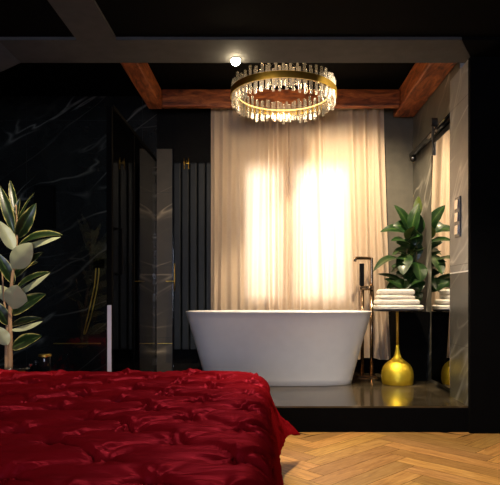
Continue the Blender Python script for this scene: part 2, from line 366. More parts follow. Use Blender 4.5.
# ------------------------------------------------------------------ curtains
def curtain(x0, x1, y0, seed, label, top, bot, lean):
    rng = random.Random(seed); nx, nz = 260, 40
    ph = []; s = 0.0
    n_f = int((x1-x0)/0.085)
    cs = sorted([(k+0.5+rng.uniform(-.25,.25))/n_f for k in range(n_f)])
    amp = [rng.uniform(0.35,1.0) for _ in cs]
    bm = bmesh.new(); V = []
    for j in range(nz+1):
        v = j/nz; z = top+(bot-top)*v; row = []
        for i in range(nx+1):
            u = i/nx; h = 0.0
            for q, (c, a) in enumerate(zip(cs, amp)):
                wd = 0.32/n_f*(1.0+0.25*v*math.sin(q*2.1+seed))
                c2 = c + 0.012*math.sin(v*3+q*1.7)
                h += a*math.exp(-((u-c2)/wd)**2)
            h = h*(0.062+0.02*v) + 0.012*math.sin(u*55+seed)*(1-v)**2
            x = x0+(x1-x0)*u + lean(u, v)
            row.append(bm.verts.new((x, y0-h, z + (0.012*math.sin(u*23+seed) if j == nz else 0))))
        V.append(row)
    for j in range(nz):
        for i in range(nx): bm.faces.new((V[j][i], V[j+1][i], V[j+1][i+1], V[j][i+1]))
    o = fin('curtain', bm, M['curtain'], smooth=True, recalc=False)
    rebase(o, ((x0+x1)/2, y0, top))
    tag(o, label, 'curtain', 'cream curtains behind the bathtub'); return o
ctop, cbot = EYE+1.965, EYE-0.60
curtain(-0.578, 0.215, 5.71, 4, 'left cream floor-length curtain, grey-shadowed at its upper left, beside the black radiator', ctop, cbot, lambda u, v: 0.0)
curtain(0.20, 1.17, 5.71, 9, 'right cream floor-length curtain glowing with window light, beside the green plant', ctop, cbot, lambda u, v: 0.09*u*v**1.3)
bm = bmesh.new(); tube(bm, [(-0.60,5.675,EYE+1.985),(1.22,5.675,EYE+1.985)], 0.009)
rod = tag(rebase(fin('curtain_rod', bm, M['gun'], smooth=True), (0.3,5.675,EYE+1.985)), 'thin dark rod carrying both cream curtains, tucked behind the red timber beam', 'curtain rod')
for bx_ in (-0.595, 1.21):
    bm = bmesh.new(); box(bm, (bx_-0.01,5.67,EYE+1.978),(bx_+0.01,YB-0.0125 if bx_<0 else YB-0.001,EYE+1.993))
    bmesh.ops.translate(bm, verts=bm.verts, vec=-Vector(rod.location)); fin('bracket', bm, M['gun'], rod)

# ------------------------------------------------------------------ bathtub
def bathtub():
    cx, cy = (278.5-CX)*5.15/F, 5.15
    t = thing('bathtub', 'white freestanding bathtub with sloping sides in front of the cream curtains', 'bathtub', (cx,cy,PF))
    bm = bmesh.new(); seg = 96; H = 0.640
    def ring(a, b, z, n=3.0):
        out = []
        for k in range(seg):
            th = 2*PI*k/seg; c, s = math.cos(th), math.sin(th)
            out.append(bm.verts.new((a*math.copysign(abs(c)**(2/n), c), b*math.copysign(abs(s)**(2/n), s), z)))
        return out
    rings = []
    for k in range(13):
        q = k/12; e = q**1.08
        rings.append(ring(0.66+(0.836-0.66)*e, 0.255+(0.375-0.255)*e, H*q, 3.0))
    rings[0] = ring(0.654,0.25,0.0); rings.insert(1, ring(0.661,0.257,0.006))
    rings += [ring(0.840,0.379,H+0.004), ring(0.838,0.377,H+0.010), ring(0.830,0.369,H+0.012), ring(0.820,0.359,H+0.009), ring(0.812,0.352,H-0.01)]
    for a, b, z in ((0.80,0.335,0.5),(0.76,0.315,0.38),(0.70,0.29,0.26),(0.62,0.25,0.17),(0.45,0.16,0.14),(0.05,0.03,0.135)): rings.append(ring(a, b, z, 2.8))
    for a, b in zip(rings, rings[1:]):
        for k in range(seg): bm.faces.new((a[k], a[(k+1)%seg], b[(k+1)%seg], b[k]))
    bm.faces.new(rings[0][::-1]); bm.faces.new(rings[-1])
    fin('tub_shell', bm, M['white'], t, smooth=True)
    bm = bmesh.new(); lathe(bm, [(0.0,0.136),(0.028,0.136),(0.03,0.139),(0.026,0.143),(0.001,0.145)], seg=24); fin('drain', bm, M['chrome'], t, smooth=True)
bathtub()

# ------------------------------------------------------------------ tub filler
def filler():
    bx, by = 0.965, 5.50
    t = thing('bath_filler', 'tall bronze floor-standing bath tap with hand shower beside the tub', 'tap', (bx,by,PF))
    bm = bmesh.new(); box(bm, (bx-0.09,by-0.05,PF), (bx+0.09,by+0.05,PF+0.018), 0.004); child('base_plate', bm, M['bronze'], t)
    for dx in (-0.045, 0.045):
        bm = bmesh.new(); tube(bm, [(bx+dx,by,PF+0.018),(bx+dx,by,EYE+0.09)], 0.017, 16); child('standpipe', bm, M['bronze'], t, True)
    bm = bmesh.new(); box(bm, (bx-0.075,by-0.028,EYE+0.085), (bx+0.065,by+0.028,EYE+0.13), 0.008); child('mixer_body', bm, M['bronze'], t)
    bm = bmesh.new(); tube(bm, [(bx+0.02,by-0.028,EYE+0.107),(bx+0.02,by-0.06,EYE+0.107)], 0.016, 14); hk = child('handle', bm, M['bronze'], t, True)
    bm = bmesh.new(); zt = EYE+0.395
    tube(bm, spline([(bx+0.045,by,EYE+0.13),(bx+0.045,by,zt-0.02),(bx+0.035,by,zt-0.004),(bx+0.01,by-0.01,zt),(bx-0.10,by-0.05,zt),(bx-0.122,by-0.06,zt-0.006),(bx-0.128,by-0.062,zt-0.035)], 8), 0.015, 14)
    child('spout', bm, M['bronze'], t, True)
    bm = bmesh.new(); box(bm, (bx-0.078,by-0.038,EYE+0.13), (bx-0.032,by-0.010,EYE+0.345), 0.006); hs = child('hand_shower', bm, M['blackgloss'], t)
    bm = bmesh.new(); tube(bm, spline([(bx-0.052,by-0.024,EYE+0.13),(bx-0.06,by-0.06,EYE-0.02),(bx-0.02,by-0.075,EYE-0.15),(bx+0.05,by-0.05,EYE-0.06),(bx+0.06,by-0.02,EYE+0.09)], 8), 0.005, 8)
    child('hose', bm, M['bronze'], t, True)
filler()

# ------------------------------------------------------------------ gold side table and towels
TX, TY = (396.5-CX)*5.04/F+0.008, 5.04
def gold_table():
    t = thing('side_table', 'round dark-topped side table with a golden bell-shaped foot, carrying white towels', 'table', (TX,TY,PF))
    zt = EYE-0.095-PF
    bm = bmesh.new()
    prof = [(0.0,0.0),(0.128,0.0),(0.135,0.01),(0.140,0.045),(0.141,0.085),(0.137,0.12),(0.127,0.150),(0.108,0.178),(0.082,0.200),(0.056,0.218),(0.036,0.238),(0.025,0.27),(0.015,0.32),(0.0125,0.35)]
    lathe(bm, prof[1:], seg=56); fin('base', bm, M['brass_y'], t, smooth=True)
    bm = bmesh.new(); lathe(bm, [(0.0125,0.35),(0.012,0.5),(0.012,zt-0.02),(0.02,zt-0.014)], seg=20); fin('stem', bm, M['brass'], t, smooth=True)
    bm = bmesh.new(); lathe(bm, [(0.20,zt-0.014),(0.212,zt-0.012),(0.214,zt-0.004),(0.210,zt)], seg=56); fin('table_top', bm, M['blackgloss'], t, smooth=False)
    return EYE-0.095
ztab = gold_table()
def towel(cx, cy, z, w, d, h, label, seed, skew=0):
    bm = bmesh.new(); nu, nv = 72, 14; rings = []
    for j in range(nv+1):
        q = j/nv; zz = h*q
        e = abs(2*q-1)                       # rounded outer edge with a fold groove halfway up
        inset = 0.018*(max(0, e-0.3)/0.7)**2.2 + (0.008*math.exp(-((q-0.5)/0.07)**2) if seed == 1 else 0)
        ring = []
        for k in range(nu):
            th = 2*PI*k/nu; c, s = math.cos(th), math.sin(th); n = 5
            x = (w/2-inset)*math.copysign(abs(c)**(2/n), c); y = (d/2-inset)*math.copysign(abs(s)**(2/n), s)
            nz = noise.noise(Vector((x*14+seed, y*14, q*2)))*0.006
            ring.append(bm.verts.new((x*(1+nz*2), y*(1+nz*2), zz + (nz*0.8 if 0 < j < nv else 0))))
        rings.append(ring)
    for a, b in zip(rings, rings[1:]):
        for k in range(nu): bm.faces.new((a[k], a[(k+1)%nu], b[(k+1)%nu], b[k]))
    bm.faces.new(rings[0][::-1]); bm.faces.new(rings[-1])
    o = fin('folded_towel', bm, M['towel'], smooth=True); o.location = (cx, cy, z); o.rotation_euler = (0,0,skew)
    tag(o, label, 'towel', 'folded towels on the side table')
z0 = ztab
towel(TX+0.005, TY, z0, 0.42, 0.30, 0.042, 'white folded towel lying flat on the table top, bottommost of the stack', 1, 0.03)
towel(TX-0.010, TY, z0+0.043, 0.385, 0.28, 0.048, 'thick white folded towel, second from the bottom of the stack', 2, -0.04)
towel(TX-0.022, TY, z0+0.092, 0.325, 0.26, 0.036, 'white folded towel just beneath the topmost one', 3, 0.02)
towel(TX-0.018, TY, z0+0.129, 0.318, 0.25, 0.052, 'white folded towel, topmost of the stack on the side table', 4, -0.02)

# ------------------------------------------------------------------ plants
def leaf(bm, uvl, base, tip, width, up, droop=0.15, cup=0.25, n=14, m=8):
    base = Vector(base); tip = Vector(tip); ax = tip-base; L = ax.length; ax.normalize()
    up = Vector(up); up = (up - ax*up.dot(ax)); up = up.normalized() if up.length > 1e-4 else ax.orthogonal()
    side = ax.cross(up).normalized(); V = []
    for i in range(n+1):
        t = i/n
        w = width*0.5*(math.sin(PI*min(1, t**0.82*1.0))**0.75 if 0 < t < 1 else 0.0)
        w = max(w, 0.0015*(1-t)+0.0002)
        c = base + ax*L*t + up*(droop*L*4*t*(1-t))
        row = []
        for j in range(m+1):
            s = 2*j/m-1
            p = c + side*(w*s) + up*(cup*w*abs(s)**1.4 + 0.03*w*math.sin(t*20)*abs(s))
            row.append(bm.verts.new(p))
        V.append(row)
    for i in range(n):
        for j in range(m):
            f = bm.faces.new((V[i][j], V[i][j+1], V[i+1][j+1], V[i+1][j])); f.smooth = True
            for l, (a, b) in zip(f.loops, ((i,j),(i,j+1),(i+1,j+1),(i+1,j))): l[uvl].uv = (b/m, a/n)
def pot(bm, r0, r1, h, c=(0,0,0)):
    lathe(bm, [(r0*0.96,0),(r0,0.01),(r1,h-0.02),(r1+0.006,h-0.015),(r1+0.006,h),(r1-0.012,h),(r1-0.02,h-0.04),(0.01,h-0.045)], c, 40)

def left_plant():
    d = 3.45; bx = (10-CX)*d/F; H = EYE-(368-CY)*d/F
    t = thing('potted_rubber_plant', 'variegated rubber plant with pale-edged leaves standing at the left behind the bed', 'plant', (bx,d,0))
    bm = bmesh.new(); pot(bm, 0.085, 0.11, H+0.005, (bx,d,0)); child('pot', bm, M['blackgloss'], t, True)
    bm = bmesh.new(); lathe(bm, [(0.088,H-0.035),(0.06,H-0.02),(0.01,H-0.012)], (bx,d,0), 30); child('soil', bm, M['soil'], t, True)
    def P(x, y, dd=0.0): return W(x, y, d+dd)
    s1 = [P(10,370),P(10.5,340,.0),P(10,310,.01),P(12,280,-.01),P(16,250,0),P(17,225,.01),P(16,205,.0)]
    s2 = [P(6.5,370,.02),P(6.5,345,.02),P(7,325,.03),P(4,300,.04),P(2,270,.05)]
    bm = bmesh.new(); tube(bm, spline(s1, 6), [0.015-0.011*i/36 for i in range(37)], 10); tube(bm, spline(s2, 6), [0.012-0.008*i/24 for i in range(25)], 10)
    child('stem', bm, M['stem'], t, True)
    bm = bmesh.new(); uvl = bm.loops.layers.uv.new('UVMap')
    cam = (0,-1,0)
    # (base x,y,dd) (tip x,y,dd) width up  (up towards camera = top side seen; away = pale underside seen)
    top = (0.15,-0.8,0.5); und = (-0.1,1,0.15)
    Ls = [((14,232,0),(0,186,.02),0.075,top,0.06), ((15,236,0),(35,192,.03),0.07,(-.7,-.6,.2),0.05), ((17,238,.02),(36,203,-.02),0.10,(0.5,-.7,.3),0.12),
          ((13,228,.03),(20,198,.0),0.05,top,0.05),
          ((18,246,.0),(63,235,-.04),0.115,(-.1,-.62,.8),0.10), ((16,250,.02),(61,237,-.10),0.07,(-.2,0.8,-.6),-0.02),
          ((12,268,-.02),(32,243,-.10),0.135,und,-0.05), ((14,250,-.02),(-3,220,-.06),0.10,und,0.05),
          ((14,284,0),(-4,252,-.05),0.085,(.5,-.8,.2),0.05), ((14,278,.02),(43,252,.03),0.085,top,0.10),
          ((13,294,.0),(51,272,-.02),0.10,(-.1,-.55,.8),0.10), ((14,296,.01),(50,273,-.10),0.06,(-.1,0.8,-.5),0.0),
          ((13,309,-.02),(17,285,-.10),0.150,und,-0.03), ((12,314,.0),(46,294,-.04),0.125,top,0.06),
          ((11,330,.0),(43,321,-.06),0.055,(-.2,.7,-.6),0.04), ((11,326,.02),(42,318,.04),0.06,top,0.10),
          ((12,348,.0),(42,336,-.05),0.115,top,0.05), ((8,345,-.02),(-8,326,-.06),0.11,und,0.03),
          ((8,325,.02),(-6,300,-.02),0.09,(.3,-.8,.4),0.05), ((12,270,.04),(38,262,.12),0.08,top,0.1), ((9,300,.04),(-8,285,.1),0.10,und,0.1),
          ((16,214,0),(10,180,.06),0.05,top,0.03)]
    for b, tp, w, up, dr in Ls: leaf(bm, uvl, P(*b), P(*tp), w*(0.95 if w >= 0.13 else 0.84), up, dr)
    child('foliage', bm, M['leaf_v'], t, recalc=False)
left_plant()

def right_plant():
    d = 5.36; bx = 1.335
    t = thing('potted_ficus', 'tall dark green rubber plant in a tall black planter beside the side table', 'plant', (bx,d,PF))
    H = 0.64
    bm = bmesh.new()
    lo = 0.13; hi = 0.158
    def sq(r, z): return [bm.verts.new((bx+sx*r, d+sy*r, PF+z)) for sx, sy in ((-1,-1),(1,-1),(1,1),(-1,1))]
    rr = [sq(lo,0), sq(hi,H), sq(hi-0.015,H), sq(hi-0.02,H-0.05)]
    for a, b in zip(rr, rr[1:]):
        for k in range(4): bm.faces.new((a[k], a[(k+1)%4], b[(k+1)%4], b[k]))
    bm.faces.new(rr[0][::-1]); bm.faces.new(rr[-1])
    child('planter', bm, M['black'], t)
    bm = bmesh.new(); box(bm, (bx-hi+0.025,d-hi+0.025,PF+H-0.05), (bx+hi-0.025,d+hi-0.025,PF+H-0.03)); child('soil', bm, M['soil'], t)
    def P(x, y, dd=0.0):
        p = W(x, y, d+dd); p.x = min(p.x, 1.415); return p
    stems = [[(bx-0.02,d,PF+H-0.04),P(405,290),P(406,262,-.02),P(409,235,0),P(410,218,0)], [(bx+0.04,d+.03,PF+H-0.04),P(414,285,.02),P(417,255,.02),P(420,230,.0),P(424,212,-.04)]]
    bm = bmesh.new()
    for s in stems: sp = spline(s, 6); tube(bm, sp, [0.010-0.006*i/len(sp) for i in range(len(sp))], 8)
    child('stem', bm, M['stemg'], t, True)
    bm = bmesh.new(); uvl = bm.loops.layers.uv.new('UVMap')
    top = (-0.1,-0.6,0.75); und = (0,1,0.3)
    Ls = [((409,231,0),(394,205,-.06),0.10,(.4,-.8,.3),0.10), ((410,228,0),(413,205,.05),0.05,(.8,-.5,.2),0.05), ((411,236,-.02),(424,203,-.08),0.11,(-.5,-.7,.3),0.08),
          ((409,244,0),(391,241,-.14),0.09,top,0.12), ((409,240,-.02),(424,236,-.12),0.10,top,0.10), ((408,240,0),(414,226,-.16),0.09,(0,-.7,.7),0.1),
          ((406,262,-.02),(373,272,-.14),0.115,(-.3,-.45,.9),0.22), ((406,254,-.02),(403,275,-.16),0.125,(-.3,-.8,.5),0.10),
          ((405,283,-.02),(377,274,-.05),0.06,top,0.08), ((405,292,-.02),(384,279,-.10),0.10,top,0.10), ((406,290,-.02),(424,281,-.14),0.10,top,0.15),
          ((417,252,0),(436,250,-.10),0.13,top,0.12), ((417,262,0),(430,282,-.12),0.13,(.2,-.8,.4),0.08), ((420,236,0),(432,212,-.02),0.12,(-.3,-.8,.2),0.06),
          ((415,280,0),(434,292,-.1),0.12,top,0.12), ((415,270,0),(396,262,-.12),0.10,top,0.10), ((416,272,.02),(405,290,-.1),0.10,(-.2,-.8,.4),0.1),
          ((424,216,-.04),(428,196,-.06),0.07,und,0.04), ((408,250,.02),(392,255,.04),0.09,top,0.12), ((412,270,.04),(402,240,.10),0.12,top,0.06),
          ((418,250,.05),(424,225,.12),0.12,top,0.06), ((406,285,0),(395,299,-.08),0.09,(-.5,-.6,.5),0.12), ((414,290,0),(426,302,-.08),0.10,(.2,-.6,.6),0.12),
          ((420,258,.04),(436,240,.10),0.12,top,0.08), ((411,262,.05),(420,244,.12),0.14,top,0.0), ((410,284,.06),(418,262,.12),0.14,top,0.0)]
    rg = random.Random(11)
    for k in range(20):
        yb = rg.uniform(228,292); xb = 411+rg.uniform(-5,9); an = rg.uniform(-0.5,1.2); sg = rg.choice((-1,1,1)); ln = rg.uniform(17,27)
        Ls.append(((xb,yb,rg.uniform(0,.05)), (xb+sg*ln*math.cos(an), yb-ln*math.sin(an)*0.8, rg.uniform(-.16,.10)), rg.uniform(.07,.11), (rg.uniform(-.5,.5),-.6,rg.uniform(.2,.8)), rg.uniform(.08,.22)))
    for b, tp, w, up, dr in Ls: leaf(bm, uvl, P(*b), P(*tp), w*1.22, up, dr, 0.15)
    child('foliage', bm, M['leaf_g'], t, recalc=False)
right_plant()

# ------------------------------------------------------------------ sliding mirror door on a rail
def mirror_door():
    y0, y1, z0, z1 = 4.42, 4.92, EYE-0.70, EYE+1.335
    t = thing('sliding_mirror', 'tall frameless sliding mirror hung from the black rail on the right wall', 'mirror', (1.43,y0,z0))
    bm = bmesh.new(); box(bm, (1.425,y0,z0), (1.440,y1,z1), 0.002); child('mirror_glass', bm, M['mirror'], t)
    for yy in (4.85,):
        bm = bmesh.new(); box(bm, (1.408,yy-0.012,z1-0.10), (1.424,yy+0.012,z1+0.19), 0.003); h = child('hanger', bm, M['gun'], t)
        bm = bmesh.new()
        for k in range(2):
            x = 1.404 if k == 0 else 1.400
            tube(bm, [(1.45,yy,z1+0.185),(1.400,yy,z1+0.185)], 0.038 if k == 0 else 0.012, 24)
        child('roller', bm, M['gun'], t)
    r = thing('sliding_door_rail', 'round black rail with ball end running along the right stone wall', 'rail', (1.43,5.2,z1+0.1))
    bm = bmesh.new(); tube(bm, [(1.455,4.41,z1+0.115),(1.455,5.70,z1+0.115)], 0.031, 20); child('rail_tube', bm, M['blackgloss'], r, True)
    for yy in (5.05, 5.62):
        bm = bmesh.new(); tube(bm, [(1.456,yy,z1+0.115),(XR,yy,z1+0.115)], 0.010, 10); child('bracket', bm, M['gun'], r, True)
    bm = bmesh.new(); bmesh.ops.create_uvsphere(bm, u_segments=20, v_segments=12, radius=0.034, matrix=Matrix.Translation((1.455,5.66,z1+0.075))); child('end_stop', bm, M['gun'], r, True)
mirror_door()

# ------------------------------------------------------------------ switches on the pillar
def switches():
    zc = EYE+0.61; y0 = 4.205; X = 1.42
    t = thing('light_switch', 'vertical chrome switch plate with three rockers on the stone pillar', 'light switch', (X,y0,zc))
    bm = bmesh.new(); box(bm, (X-0.010,y0-0.055,zc-0.15), (X,y0+0.055,zc+0.15), 0.003); child('plate', bm, M['gun'], t)
    for k in (-1,0,1):
        bm = bmesh.new(); box(bm, (X-0.018,y0-0.034,zc+k*0.095-0.036), (X-0.0102,y0+0.042,zc+k*0.095+0.036), 0.003)
        bmesh.ops.rotate(bm, verts=bm.verts, cent=(X-0.012,y0,zc+k*0.095), matrix=Matrix.Rotation(0.05,3,'Y'))
        child('rocker', bm, M['chrome'], t, label='shiny chrome rocker')
switches()

# ------------------------------------------------------------------ radiator
def radiator():
    x0 = -0.962; y0, y1 = 5.74, 5.79; zt, zb = EYE+1.39, EYE-0.52
    t = thing('radiator', 'tall black vertical radiator with flat columns left of the curtains', 'radiator', (-0.76,5.77,zb))
    n = 5; w = 0.074
    for k in range(n):
        a = x0+k*0.082
        bm = bmesh.new(); box(bm, (a,y0,zb), (a+w,y1,zt), 0.012); child('column', bm, M['radiator'], t)
    for z in (zt-0.06, zb+0.05):
        bm = bmesh.new(); box(bm, (x0+0.01,y1,z-0.02), (x0+n*0.082-0.02,YB-0.0121,z+0.02)); child('header', bm, M['radiator'], t)
    r = thing('hook_pair', 'small brass double hook above the black radiator', 'hook', (-0.835,5.76,zt))
    bm = bmesh.new()
    for dx in (-0.022, 0.022): tube(bm, [(-0.83+dx,y0-0.012,zt-0.07),(-0.83+dx,y0-0.012,zt+0.045)], 0.005, 8)
    tube(bm, [(-0.852,y0-0.012,zt-0.01),(-0.808,y0-0.012,zt-0.01)], 0.005, 8)
    child('hook', bm, M['brass'], r, True)
    bm = bmesh.new(); tube(bm, [(-0.83,y0-0.008,zt+0.012),(-0.83,YB-0.012,zt+0.012)], 0.004, 8); child('arm', bm, M['brass'], r, True)
radiator()
# brass lever valve by the marble edge
t = thing('shower_valve', 'slim brass lever valve on the brown marble strip left of the radiator', 'valve', (-0.98,5.80,EYE+0.1))
bm = bmesh.new(); tube(bm, [(-0.945,5.70,EYE+0.08),(-0.945,5.70,EYE+0.36)], 0.006, 10); child('lever', bm, M['brass'], t, True)
bm = bmesh.new(); tube(bm, spline([(-1.03,YB-0.016,EYE+0.18),(-1.03,5.705,EYE+0.18),(-1.02,5.70,EYE+0.18),(-0.945,5.70,EYE+0.18)],4), 0.005, 10); child('arm', bm, M['brass'], t, True)

# ------------------------------------------------------------------ shower enclosure
def shower():
    X = -1.16; t = thing('shower_enclosure', 'black-framed clear glass shower screen left of the radiator', 'shower screen', (X,4.2,PF))
    zt = EYE+1.42
    bm = bmesh.new(); box(bm, (X-0.004,4.86,PF+0.015), (X+0.004,5.82,zt)); child('glass_panel', bm, M['glass'], t, label='fixed clear glass side panel')
    bm = bmesh.new(); box(bm, (X-0.004,4.20,PF+0.015), (X+0.004,4.835,zt)); dr = child('glass_door', bm, M['glass'], t, label='clear glass door')
    bm = bmesh.new()
    tube(bm, [(X+0.006,4.26,EYE+0.19),(X+0.05,4.26,EYE+0.19),(X+0.05,4.26,EYE+0.53),(X+0.006,4.26,EYE+0.53)], 0.012, 8)
    bmesh.ops.translate(bm, verts=bm.verts, vec=-Vector(t.location)); fin('door_handle', bm, M['black'], dr)
    bm = bmesh.new(); box(bm, (XL+0.01,4.17,PF+0.015), (X-0.03,4.178,zt)); child('glass_front', bm, M['glass'], t, label='clear glass front panel')
    bm = bmesh.new(); box(bm, (X-0.03,4.155,PF), (X+0.008,4.195,zt)); child('post', bm, M['black'], t)
    bm = bmesh.new(); box(bm, (X-0.012,4.836,PF), (X+0.012,4.858,zt)); child('post', bm, M['black'], t)
    bm = bmesh.new(); box(bm, (X-0.012,4.195,zt), (X+0.012,5.82,zt+0.025)); child('top_rail', bm, M['black'], t)
    bm = bmesh.new(); box(bm, (X-0.012,4.195,PF), (X+0.012,5.82,PF+0.014)); child('bottom_rail', bm, M['black'], t)
    bm = bmesh.new(); box(bm, (X-0.022,4.148,PF+0.0), (X+0.008,4.154,EYE-0.045)); child('reflection_strip', bm, M['post_reflection'], t, label='pale strip painted as a reflection on the post')  # thin strip added to carry the painted reflection low on the post
shower()
# hand shower hose hanging on the marble
t = thing('shower_hose', 'looped gold shower hose hanging from a black bracket on the dark marble', 'shower hose', W(96,266,5.8))
P = lambda x, y, d=5.76: W(x, y, d)
bm = bmesh.new(); tube(bm, spline([P(96,268),P(94.5,285),P(91.5,300),P(88,315),P(84.5,330),P(84,334),P(86,332),P(90.5,318),P(94,303),P(97,288),P(99,272),P(98.5,267)], 8), 0.006, 8); child('hose', bm, M['brass'], t, True)
bm = bmesh.new(); p = P(98,263); box(bm, (p.x-0.045,5.74,p.z-0.05), (p.x+0.045,YB-0.001,p.z+0.05), 0.01); child('bracket', bm, M['black'], t)
bm = bmesh.new(); p = P(45,207,5.8); box(bm, (p.x-0.10,5.76,p.z-0.22), (p.x+0.10,YB-0.001,p.z+0.22), 0.006)
tag(rebase(fin('wall_panel', bm, M['black']), (p.x,5.8,p.z)), 'flat black upright panel on the dark marble wall behind the variegated plant', 'panel')

# ------------------------------------------------------------------ low black stool with jars by the left plant
t = thing('low_table', 'low black lacquered table beside the variegated plant behind the bed', 'table', (-1.52,3.84,0))
zt = W(0,371,3.84).z
bm = bmesh.new(); box(bm, (-1.66,3.72,zt-0.02), (-1.36,3.96,zt), 0.004); child('table_top', bm, M['blackgloss'], t)
for sx in (-1.64,-1.38):
    for sy in (3.74,3.94):
        bm = bmesh.new(); box(bm, (sx-0.012,sy-0.012,0), (sx+0.012,sy+0.012,zt-0.02)); child('leg', bm, M['blackgloss'], t)
def jar(px, r, h, label, lidmat):
    x = (px-CX)*3.84/F; t = thing('lidded_jar', label, 'jar', (x,3.84,zt))
    bm = bmesh.new(); lathe(bm, [(r*.9,0),(r,0.006),(r,h-0.01),(r*.9,h)], seg=28); fin('body', bm, M['blackgloss'], t, smooth=True)
    bm = bmesh.new(); lathe(bm, [(r*1.02,h),(r*1.02,h+0.012),(r*.95,h+0.015)], seg=28); fin('lid', bm, lidmat, t, smooth=False)
jar(30, 0.020, 0.035, 'smallest black jar, nearest the stem of the variegated plant', M['chrome'])
jar(45, 0.042, 0.100, 'tallest glossy black jar with a brass lid on the low black table', M['brass'])
jar(36, 0.013, 0.055, 'slim black jar between the smallest and the tallest jar', M['gun'])

# ------------------------------------------------------------------ chandelier
def chandelier():
    d = 4.88; R = 0.432; cx = (283.5-CX)*d/F; zc = EYE+1.765
    t = thing('chandelier', 'round gold ring chandelier hung with glass rods above the bathtub', 'chandelier', (cx,d,zc))
    def ringm(r0, r1, z0, z1, seg=96):
        bm = bmesh.new(); rr = []
        for r, z in ((r0,z0),(r1,z0),(r1,z1),(r0,z1)): rr.append([bm.verts.new((r*math.cos(2*PI*k/seg), r*math.sin(2*PI*k/seg), z)) for k in range(seg)])
        for i in range(4):
            a, b = rr[i], rr[(i+1)%4]
            for k in range(seg): bm.faces.new((a[k], a[(k+1)%seg], b[(k+1)%seg], b[k]))
        return bm
    fin('gold_band', ringm(R+0.022, R+0.026, -0.027, 0.027), M['brass'], t, smooth=False)
    fin('light_strip', ringm(R-0.036, R-0.032, -0.005, 0.005), M['led'], t)
    # glass rods stand between the two bands
    gm = bpy.data.materials.new('crystal_glass'); gm.use_nodes = True; nt = gm.node_tree; nt.nodes.clear(); L = nt.links.new
    o_ = nd(nt, 'ShaderNodeOutputMaterial'); tr = nd(nt, 'ShaderNodeBsdfTransparent'); gl = nd(nt, 'ShaderNodeBsdfGlossy', Roughness=0.08); fr = nd(nt, 'ShaderNodeFresnel', IOR=1.9)
    df = nd(nt, 'ShaderNodeBsdfTranslucent'); df.inputs[0].default_value = (0.95,0.9,0.8,1); d2 = nd(nt, 'ShaderNodeBsdfDiffuse'); d2.inputs[0].default_value = (0.95,0.9,0.8,1)
    m0 = nd(nt, 'ShaderNodeMixShader', Fac=0.5); L(df.outputs[0], m0.inputs[1]); L(d2.outputs[0], m0.inputs[2])
    m1 = nd(nt, 'ShaderNodeMixShader', Fac=0.21); L(tr.outputs[0], m1.inputs[1]); L(m0.outputs[0], m1.inputs[2])
    m2 = nd(nt, 'ShaderNodeMixShader'); L(fr.outputs[0], m2.inputs[0]); L(m1.outputs[0], m2.inputs[1]); L(gl.outputs[0], m2.inputs[2]); L(m2.outputs[0], o_.inputs[0])
    for ln in (0.195,):
        bm = bmesh.new(); box(bm, (-0.0115,-0.008,-ln/2), (0.0115,0.008,ln/2), 0.003); me = bpy.data.meshes.new('crystal_rod'); bmesh.ops.recalc_face_normals(bm, faces=bm.faces); bm.to_mesh(me); bm.free(); me.materials.append(gm)
    n = 98; rng = random.Random(5)
    for k in range(n):
        th = 2*PI*k/n; rr = R+0.011 if k % 2 else R-0.018
        o = bpy.data.objects.new('crystal_rod', me); COL.objects.link(o); o.parent = t
        o.location = (rr*math.cos(th), rr*math.sin(th), (0.006 if k % 2 else -0.014)+rng.uniform(-0.016,0.016)); o.rotation_euler = (0,0,th+PI/2)
        o.scale = (1,1,rng.uniform(0.86,1.06))
    for k in range(3):
        th = 2*PI*k/3+0.9; bm = bmesh.new(); tube(bm, [((R-0.008)*math.cos(th),(R-0.008)*math.sin(th),0.02),(0.05*math.cos(th),0.05*math.sin(th),ZC-zc-0.03)], 0.0016, 6); fin('cable', bm, M['gun'], t, smooth=True)
    bm = bmesh.new(); lathe(bm, [(0.075,ZC-zc-0.03),(0.075,ZC-zc)], seg=32); fin('ceiling_rose', bm, M['black'], t)
    for k in range(8):
        th = 2*PI*k/8
        l = bpy.data.lights.new('chandelier_bulb', 'POINT'); l.energy = CH_E; l.color = (1.0,0.70,0.38); l.shadow_soft_size = 0.03
        o = bpy.data.objects.new('chandelier_bulb', l); COL.objects.link(o); o.parent = t; o.location = ((R-0.17)*math.cos(th),(R-0.17)*math.sin(th),0.0)
CH_E = 0.8
chandelier()
# recessed downlight in the soffit
p = W(236,62,4.03)
t = thing('downlight', 'small glowing spotlight set in the grey ceiling soffit beside the chandelier', 'light', (p.x,3.99,HS))
bm = bmesh.new(); lathe(bm, [(0.034,-0.008),(0.036,-0.006),(0.036,0.0)], seg=28); fin('trim_ring', bm, M['chrome'], t)
bm = bmesh.new(); bmesh.ops.create_uvsphere(bm, u_segments=18, v_segments=10, radius=0.032, matrix=Matrix.Translation((0,0,-0.016))); fin('bulb', bm, M['bulb'], t, smooth=True)

